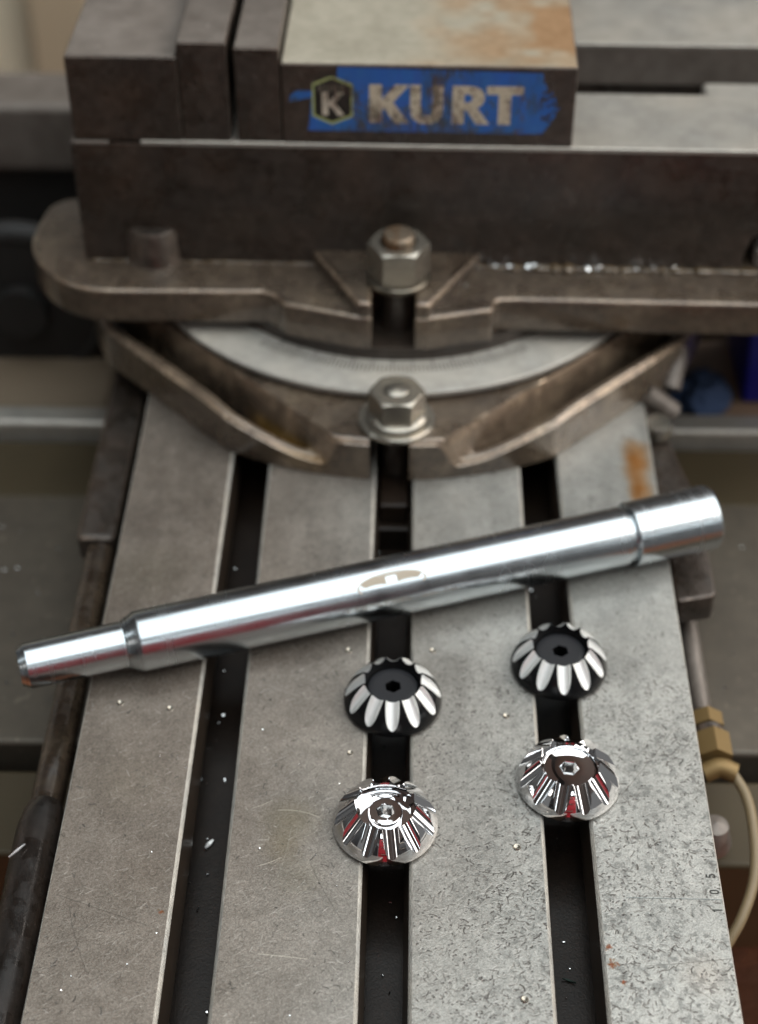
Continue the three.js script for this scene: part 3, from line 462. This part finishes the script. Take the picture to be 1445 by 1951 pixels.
// ------------------------------------------------------------------ fluted caps
function makeCap(name, label, mats, { R, tilt0, tilt1, screw, fl = 7.6 }) {
  const t = thing(name, label, 'end cap', [0, 0, 0], 0);
  // foot, gently bulging flank, rounded rim, recess
  const prof = [[0.01, 0.05], [17.4, 0.05], [18.2, 0.5], [18.5, 1.1], [18.5, 2.0]];
  for (let k = 1; k <= 14; k++) { const u = k / 14, b = 0.75 * Math.sin(u * Math.PI); prof.push([lerp(18.4, 11.9, u) + b * 0.84, lerp(2.5, 12.1, u) + b * 0.54]); }
  prof.push([11.6, 12.4], [11.25, 12.5], [10.85, 12.2], [9.75, 8.9], [9.55, Math.min(8.4, fl + 0.4)], [9.5, fl], [3.7, fl], [3.7, 1.4], [0.01, 1.4]);
  const body = lathe(prof, 240, 24);
  let cur = new Brush(body, mats.body); cur.updateMatrixWorld();
  const ev = new Evaluator(); ev.useGroups = true; ev.attributes = ['position', 'normal', 'uv'];
  // groove bottom line in the radial plane, from under the rim to the foot of the cone
  const n = new THREE.Vector2(9.6, 6.5).normalize();               // outward normal of the cone (r, h)
  const top = new THREE.Vector2(11.9 - n.x * tilt0, 12.1 - n.y * tilt0), bot = new THREE.Vector2(17.6 - n.x * tilt1, 4.0 - n.y * tilt1);
  const d = top.clone().sub(bot).normalize(), nn = new THREE.Vector2(d.y, -d.x); if (nn.x < 0) nn.negate();
  const A = bot.clone().addScaledVector(nn, R).addScaledVector(d, -14), B = top.clone().addScaledVector(nn, R).addScaledVector(d, 10);
  for (let k = 0; k < 12; k++) {
    const c = new THREE.CylinderGeometry(R, R, A.distanceTo(B), 96, 1), a = k * Math.PI / 6;
    const m = new THREE.Matrix4(), a3 = new THREE.Vector3(A.x * Math.sin(a), A.y, A.x * Math.cos(a)), b3 = new THREE.Vector3(B.x * Math.sin(a), B.y, B.x * Math.cos(a));
    const q = new THREE.Quaternion().setFromUnitVectors(new THREE.Vector3(0, 1, 0), b3.clone().sub(a3).normalize());
    m.compose(a3.clone().add(b3).multiplyScalar(0.5), q, new THREE.Vector3(1, 1, 1)); c.applyMatrix4(m);
    const br = new Brush(c, mats.flute.clone()); br.userData.k = k; br.updateMatrixWorld();
    cur = ev.evaluate(cur, br, SUBTRACTION); cur.updateMatrixWorld();
  }
  const g = cur.geometry, mm = Array.isArray(cur.material) ? cur.material : [cur.material], by = new Map();
  for (const gr of g.groups) { const M = mm[gr.materialIndex]; if (!by.has(M)) by.set(M, []); const l = by.get(M); for (let i = gr.start; i < gr.start + gr.count; i++) l.push(g.index ? g.index.getX(i) : i); }
  for (const [M, l] of by) {
    const o = new THREE.BufferGeometry();
    for (const at of ['position', 'normal', 'uv']) { const s = g.attributes[at], arr = new Float32Array(l.length * s.itemSize); l.forEach((v, i) => { for (let k = 0; k < s.itemSize; k++) arr[i * s.itemSize + k] = s.getComponent(v, k); }); o.setAttribute(at, new THREE.BufferAttribute(arr, s.itemSize)); }
    if (l.length < 30) continue;
    M === mats.body ? mk('cap_body', o, mats.body, t) : mk('flute', o, mats.flute, t);
  }
  // screw head with a hexagon socket
  const [sr, sh, hex, dome] = screw, hx = (r) => Array.from({ length: 6 }, (_, i) => [r * Math.sin(i * Math.PI / 3 + 0.1), r * Math.cos(i * Math.PI / 3 + 0.1)]);
  const N = 96, pos = [], idx = []; const hexR = (a) => hex / 2 / Math.cos((((a - 0.1 + Math.PI * 4) % (Math.PI / 3)) - Math.PI / 6));
  const rings = [[0, fl + 0.05], [1, fl + 0.05], [1, sh - 0.5], [0.985, sh - 0.2], [0.94, sh], [0.75, sh + dome * 0.5], [0.55, sh + dome], ['h', sh + dome], ['g', sh + dome - 0.25], ['g', 2.2], [0.001, 1.6]];
  for (const [r, y] of rings) for (let i = 0; i < N; i++) { const a = i / N * Math.PI * 2, q = r === 'h' ? hexR(a) * 1.06 : r === 'g' ? hexR(a) : r === 0 ? 3.66 : r * sr; pos.push(q * Math.sin(a), y, q * Math.cos(a)); }
  for (let j = 0; j < rings.length - 1; j++) for (let i = 0; i < N; i++) { const a = j * N + i, b = j * N + (i + 1) % N; idx.push(a, b, b + N, a, b + N, a + N); }
  const per = N * 6, cut = per * 8, part = (ix) => { const sg = new THREE.BufferGeometry(); sg.setAttribute('position', new THREE.Float32BufferAttribute(pos, 3)); sg.setIndex(ix); return crease(sg.toNonIndexed(), 30); };
  const head = mk('socket_screw', part(idx.slice(0, cut)), mats.screw, t);
  mk('hex_socket', part(idx.slice(cut)), mats.socket, head);
  return t;
}
const place = (o, x, z, turn) => { o.position.set(x * S, 0.0002, z * S); o.rotation.y = turn; };
const blackCap = makeCap('fluted_cap', 'black fluted cap with bare silver flutes, standing over the middle slot just below the tube', { body: blackMat, flute: bareMat, screw: screwBlackMat, socket: socketMat }, { R: 2.9, tilt0: 1.8, tilt1: 0.1, screw: [9.35, 8.6, 5.4, 0] });
place(blackCap, 1.4, 109.3, 0.0);
{ const c = blackCap.clone(); c.name = numbered('fluted_cap'); scene.add(c); c.userData = { ...blackCap.userData, label: 'black fluted cap with bare silver flutes, standing over the right-hand slot near the tube collar' }; place(c, 65.1, 89.6, 0.04); }
const chromeSet = { body: chromeMat, flute: chromeMat.clone(), screw: chromeMat.clone(), socket: new THREE.MeshStandardMaterial({ color: new THREE.Color().setRGB(0.6, 0.6, 0.6), roughness: 0.12, metalness: 1 }) };
const cap3 = makeCap('fluted_cap', 'mirror chrome fluted cap with a small round screw head, over the middle slot', chromeSet, { R: 3.2, tilt0: 2.3, tilt1: 0.1, screw: [6.0, 7.9, 5.6, 0.15], fl: 5.2 });
place(cap3, -0.4, 167.8, 0.16);
const cap4 = makeCap('fluted_cap', 'mirror chrome fluted cap with a wide flat dished screw head, over the right-hand slot', chromeSet, { R: 3.2, tilt0: 2.3, tilt1: 0.1, screw: [9.4, 8.6, 5.8, -0.45] });
place(cap4, 64.8, 147.3, 0.28);
for (const c of [blackCap, cap3, cap4]) c.userData.group = 'fluted end caps standing over the table slots';
scene.getObjectByName('fluted_cap_001').userData.group = 'fluted end caps standing over the table slots';

// ------------------------------------------------------------------ rail along the table's left side
{
  const t = thing('side_rail', 'dark steel rail and rod running along the left side of the table', 'rail', [-126, -12, 0]);
  mk('square_bar', boxUV(planPrism(roundCorners([[-10.5, -240], [6.5, -240], [6.5, 6], [-10.5, 6]], 4), -14, 0, 2.6), 90).translate(0, 0, 0), castMat, t);
  const g = new THREE.CylinderGeometry(6.2, 6.2, 160, 40); g.rotateX(Math.PI / 2); g.translate(-0.5, -9, 84); const rodMat = oilMat.clone(); rodMat.bumpScale = 0.0001; rodMat.color.set(0xb8b4b0); mk('rod', boxUV(g, 60), rodMat, t);
  const s = lathe([[6.2, 0], [7.6, 4], [8.8, 12], [8.8, 190], [0.1, 190]], 48); s.rotateX(Math.PI / 2); s.translate(-0.5, -8.5, 145); const smooth = castMat.clone(); smooth.bumpScale = 0.00012; smooth.color.set(0xb8b8bc); mk('sleeve', boxUV(s, 70), smooth, t);
}
// ------------------------------------------------------------------ stop bracket on the table's right side
{
  const t = thing('stop_bracket', 'dark steel stop bracket with a bright screw on the right edge of the table', 'bracket', [122, -10, -20]);
  mk('arm', boxUV(planPrism(roundCorners([[-6, -55], [2, -58], [6, -30], [12, 0], [12, 58], [-5, 62], [-5, 0]], 3), -14, 0, 1.4), 60), castMat, t);
  const a = new THREE.CylinderGeometry(5, 5, 18, 32); a.rotateZ(0.9); a.translate(0, 8, -62); mk('clamp_screw', a, plateMat, t);
  mk('knob', lathe([[0.1, 0], [6, 0], [6.5, 1], [6.5, 6], [5.5, 7.5], [0.1, 7.8]], 32).translate(-2, 2, -46), nutMat, t);
  mk('handle', tube([[6, 10, -70], [10, 22, -84], [12, 26, -100]], 4.5), jawTopMat, t);
}
// ------------------------------------------------------------------ oil line: brass fitting, pipe and hose loop
{
  const brass = new THREE.MeshStandardMaterial({ color: new THREE.Color().setRGB(0.2, 0.13, 0.05), roughness: 0.5, metalness: 0.5 });
  const hose = new THREE.MeshStandardMaterial({ color: new THREE.Color().setRGB(0.19, 0.14, 0.075), roughness: 0.5 });
  const t = thing('oil_line', 'brass oil fitting with a tan hose loop hanging below the table edge', 'oil line', [126, -30, 90]);
  const p = new THREE.CylinderGeometry(4, 4, 70, 24); p.rotateX(Math.PI / 2); p.translate(0, -6, -45); mk('pipe', p, plateMat, t);
  mk('fitting', mergeGeometries([lathe([[0.1, 0], [7, 0], [7, 7], [0.1, 7]], 6, 20).rotateX(Math.PI / 2).translate(1, -6, -8), lathe([[0.1, 0], [7.5, 0], [7.5, 12], [0.1, 12]], 6, 20).rotateX(Math.PI / 2).translate(2, -6, 3)]), brass, t);
  mk('collar', lathe([[0.1, 0], [6, 0], [6, 3.4], [0.1, 3.4]], 24).rotateX(Math.PI / 2).translate(1.5, -6, -0.6), castMat, t);
  mk('elbow', tube([[-3, -6, 21], [3, -4, 20], [9, -5, 22]], 4.0, 20), brass, t);
  mk('hose', tube([[7, -5, 20], [12, -8, 30], [13.5, -12, 46], [12, -18, 62], [6, -24, 76], [0, -30, 84]], 2.1), hose, t);
  mk('grease_cup', boxUV(lathe([[0.1, 0], [7, 0], [7.4, 2], [5, 12], [0.1, 14]], 32).translate(0, -26, 40), 60), jawTopMat, t);
}
// ------------------------------------------------------------------ saddle and knee of the machine, below the table
{
  const [sc] = mottled(512, (x, y) => { const a = tf(x, y, 5, 81) - 0.5, b = tf(x, y, 32, 85) - 0.5, v = 26 * a + 16 * b + (tn(x, y, 64, 4) > 0.93 ? 30 : 0); return [124 + v, 118 + v, 109 + v * 0.9]; });
  const sm = new THREE.MeshStandardMaterial({ color: 0xa8a29a, map: tex(sc, true, true), roughness: 0.5, metalness: 0.35 });
  const [oc] = mottled(256, (x, y) => { const a = tf(x, y, 5, 91) - 0.5, v = 34 * a; return [122 + v, 112 + v, 86 + v]; });
  const om = new THREE.MeshStandardMaterial({ color: 0x847a68, map: tex(oc, true, true), roughness: 0.6, metalness: 0.2 });
  const t = thing('machine_saddle', 'broad grey cast saddle of the milling machine under the table', 'machine saddle', [0, -60, 0]);
  mk('saddle_slab', boxUV(rbox(-420, 420, -60, 0, -78, 80, 2.5), 160), sm, t);
  mk('way_strip', boxUV(rbox(-420, 420, -60, -3, -124, -80, 2), 160), om, t);
  mk('wiper_strip', boxUV(rbox(-420, 420, -60, 7, -141, -126, 3), 160), groundMat, t);
  mk('cover_strip', boxUV(rbox(-420, 420, -60, -4, 91, 134, 2.5), 160), om, t);
  mk('gap_bottom', boxUV(rbox(-420, 420, -60, -40, 80.2, 90.8, 0.5), 160), castMat, t);
  mk('knee', boxUV(rbox(-300, 300, -420, -60.3, -260, 130, 4), 200), castMat, t);
}
// ------------------------------------------------------------------ behind the table: blurred machine parts
{
  const t = thing('machine_column', 'dark shadowed cast body of the machine behind the saddle', 'machine body', [0, -60, -260]);
  mk('column', boxUV(rbox(-900, 900, -400, -30, -300, -60, 10), 300), castMat, t);
  mk('ledge', boxUV(rbox(-420, -150, -60, -2, 62, 118, 4), 160), new THREE.MeshStandardMaterial({ color: new THREE.Color().setRGB(0.16, 0.12, 0.08), roughness: 0.6 }), t);
  mk('tray', boxUV(rbox(150, 520, -60, -2, 40, 118, 4), 160), new THREE.MeshStandardMaterial({ color: new THREE.Color().setRGB(0.20, 0.13, 0.085), roughness: 0.6 }), t);
  const w = thing('handwheel', 'round black handwheel rim in deep shadow left of the vise', 'handwheel', [-198, -30, -200]);
  const soot = new THREE.MeshStandardMaterial({ color: new THREE.Color().setRGB(0.012, 0.011, 0.01), roughness: 0.6 });
  { const g = new THREE.TorusGeometry(42, 7, 20, 64); mk('rim', g, soot, w); const h = new THREE.CylinderGeometry(40, 40, 12, 48); h.rotateX(Math.PI / 2); mk('web', h, soot, w); const q = new THREE.CylinderGeometry(14, 16, 26, 32); q.rotateX(Math.PI / 2); mk('hub', q, soot, w); }
  const b = thing('steel_bar', 'thick dark grey steel bar lying behind the left end of the vise', 'bar', [-280, -33, -362]);
  mk('bar', boxUV(rbox(-190, 130, 0, 44, -23, 22, 5), 160), jawTopMat, b);
  mk('bracket', boxUV(rbox(-190, 150, -80, -0.5, -20, 12, 6), 160), soot, b);
  const c = thing('machine_cabinet', 'cream painted cabinet blurred behind the left end of the vise', 'cabinet', [-320, -950, -900]);
  const cream = new THREE.MeshStandardMaterial({ color: new THREE.Color().setRGB(0.74, 0.66, 0.5), roughness: 0.6 });
  mk('carcass', rbox(-700, 10, 0, 1150, -500, 0, 15), cream, c); mk('door_edge', rbox(-22, 40, 20, 1130, 2, 22, 8), new THREE.MeshStandardMaterial({ color: new THREE.Color().setRGB(0.45, 0.36, 0.25), roughness: 0.6 }), c);
  const k = thing('plastic_bin', 'deep blue plastic bin blurred at the right edge behind the saddle', 'bin', [206, -61, -180]);
  mk('bin_body', frontPrism([[-26, 0], [60, 0], [66, 70], [-30, 70]], -40, 20, 3), new THREE.MeshStandardMaterial({ color: new THREE.Color().setRGB(0.012, 0.015, 0.28), roughness: 0.4 }), k);
  const r = thing('shop_rag', 'small crumpled blue rag behind the stop bracket', 'rag', [158, -62, -160]);
  { const g = new THREE.SphereGeometry(11, 40, 28), p = g.attributes.position; for (let i = 0; i < p.count; i++) { const x = p.getX(i), y = p.getY(i), z = p.getZ(i), f = 0.4 + 1.2 * fbm(x / 5 + 5, y / 5 + z / 4, 3); p.setXYZ(i, x * f * 1.3, Math.max(0, y * f * 0.8 + 5), z * f * 1.4); } g.computeVertexNormals(); mk('cloth', g, new THREE.MeshStandardMaterial({ color: new THREE.Color().setRGB(0.03, 0.055, 0.12), roughness: 0.9 }), r); }
  const ceilMat = new THREE.MeshStandardMaterial({ color: new THREE.Color().setRGB(0.42, 0.42, 0.41), roughness: 0.9 });
  mk('ceiling', new THREE.BoxGeometry(9000, 60, 9000).translate(0, 2200, 500), ceilMat, null, 'structure');
  for (let i = 0; i < 6; i++) { const bm = thing('ceiling_beam', 'dark steel beam under the workshop ceiling', 'beam', [-3000 + i * 1200, 2050, 500], 0, 'beams under the workshop ceiling'); mk('web', new THREE.BoxGeometry(24, 200, 8800), soot, bm); mk('flange', new THREE.BoxGeometry(130, 24, 8800).translate(0, -108, 0), soot, bm); }
  const f = mk('floor', new THREE.BoxGeometry(6000, 20, 6000).translate(0, -960, 0), new THREE.MeshStandardMaterial({ color: new THREE.Color().setRGB(0.5, 0.17, 0.075), roughness: 0.55 }), null, 'structure');
  // unseen cabinets added in front of the table for reflections in the chrome
  const grey = new THREE.MeshStandardMaterial({ color: new THREE.Color().setRGB(0.03, 0.032, 0.035), roughness: 0.5 });
  for (const [x, label] of [[-520, 'unseen dark grey cabinet added left of the red one for dark stripes in the chrome'], [640, 'unseen dark grey cabinet added right of the red one for dark stripes in the chrome']]) {
    const q = thing('added_reflection_cabinet', label, 'cabinet', [x, -950, 1080]); mk('carcass', rbox(-210, 210, 0, 1380, 0, 400, 8), grey, q);
    for (let i = 0; i < 5; i++) { const dr = mk('drawer', rbox(-195, 195, 90 + i * 255, 330 + i * 255, -14, 2, 4), grey, q); mk('handle', rbox(-140, 140, 300 + i * 255, 315 + i * 255, -34, -14, 4), nutMat, dr); }
  }
  { const q = thing('added_light_blocker', 'tall dark unseen cabinet added left of the machine to block light', 'cabinet', [-1250, -950, 150]); mk('carcass', rbox(-450, 0, 0, 1750, -900, 900, 10), grey, q); for (const z of [-450, 450]) mk('door', rbox(1, 22, 60, 1700, z - 430, z + 430, 6), grey, q); }  // out of view, added to keep ambient light off the left side
  const red = thing('added_reflection_cabinet', 'tall red cabinet added out of view in place of a red shirt, mirrored in the chrome caps', 'cabinet', [40, -950, 1050]);  // added unseen; stands in for a red shirt reflected in the chrome
  const rm = new THREE.MeshStandardMaterial({ color: new THREE.Color().setRGB(0.42, 0.018, 0.03), roughness: 0.5 });
  mk('carcass', rbox(-240, 240, 0, 1500, 0, 400, 8), rm, red);
  for (let i = 0; i < 6; i++) { const dr = mk('drawer', rbox(-225, 225, 90 + i * 230, 300 + i * 230, -14, 2, 4), rm, red); mk('handle', rbox(-150, 150, 275 + i * 230, 290 + i * 230, -34, -14, 4), nutMat, dr); }
}
// ------------------------------------------------------------------ swarf
{
  const chips = [], put = (x, y, z, l, w) => { const g = new THREE.BoxGeometry(l, 0.25, w, 4, 1, 1), p = g.attributes.position; for (let i = 0; i < p.count; i++) p.setY(i, p.getY(i) + 0.5 * Math.pow(p.getX(i) / l, 2) * l); g.computeVertexNormals(); g.rotateX(rr(-0.7, 0.7)); g.rotateY(rr(0, 6.28)); g.translate(x, y, z); chips.push(g); };
  for (let i = 0; i < 11; i++) put(rr(-113, -73), 0.1, rr(100, 250), rr(0.25, 0.7), rr(0.2, 0.45));
  for (let i = 0; i < 14; i++) put(rr(-53, -10), 0.25, rr(120, 250), rr(0.3, 0.7), rr(0.3, 0.5));
  for (let i = 0; i < 60; i++) { const c = [-63.3, 0.1, 63.4][(rnd() * 3) | 0]; put(c + rr(-8, 8), -26.5, rr(-20, 250), 0.4 + 2.2 * Math.pow(rnd(), 3), rr(0.3, 0.8)); }
  for (let i = 0; i < 26; i++) put(rr(-134, -118), -11.6 + rr(0, 0.4) - 6, rr(150, 250), rr(0.4, 1.2), rr(0.3, 0.6));
  for (let i = 0; i < 40; i++) put(rr(-230, -140), -59.6, rr(-75, 60), rr(0.8, 2.2), rr(0.6, 1.4));
  for (let i = 0; i < 10; i++) put(rr(140, 190), -59.6, rr(-75, 70), rr(0.6, 1.4), rr(0.5, 1));
  for (let i = 0; i < 9; i++) put(rr(-150, 60), 50.4, rr(-113, -96), rr(0.4, 1.1), rr(0.3, 0.8));
  for (let i = 0; i < 46; i++) put(36 + 95 * Math.pow(rnd(), 1.2), 51.6, rr(-113.4, -110.5), rr(0.8, 2.8), rr(0.8, 2.0));
  const m = mk('metal_chips', mergeGeometries(chips), new THREE.MeshStandardMaterial({ color: new THREE.Color().setRGB(0.85, 0.86, 0.86), roughness: 0.25, metalness: 1 }), null, 'stuff');
  m.userData.label = 'small bright metal chips scattered over table, slots and saddle'; m.userData.category = 'metal chips';
  const shard = (label, [x, y, z], l, w, turn, col) => { const g = new THREE.BoxGeometry(l, 0.5, w, 8, 1, 1), p = g.attributes.position; for (let i = 0; i < p.count; i++) { const u = p.getX(i) / l; p.setY(i, p.getY(i) + 1.6 * u * u); p.setZ(i, p.getZ(i) * (1 - 1.2 * Math.abs(u)) + 1.2 * u * u); } g.computeVertexNormals(); g.rotateY(turn); g.translate(x, y, z); const s = mk('metal_shard', g, new THREE.MeshStandardMaterial({ color: col, roughness: 0.3, metalness: 0.6 }), null); s.userData.label = label; s.userData.category = 'metal chip'; };
  shard('white curled chip lying in the left slot', [-65.3, -26.2, 157], 4.6, 1.6, 1.0, new THREE.Color(0xf0f0ee));
  shard('pale blue square chip in the left slot, upper of two', [-72, -26.2, 126.5], 2.4, 2.0, 0.3, new THREE.Color(0xd8e6ea));
  shard('thin silver sliver lying on the round sleeve beside the table', [-131, -11, 173], 7.5, 0.9, 0.9, new THREE.Color(0xd0cccc));
  shard('dark green curled sliver in the right slot', [63.2, -26.2, 212], 5.0, 0.7, -0.35, new THREE.Color(0x16261f));
}
renderer.render(scene, camera);
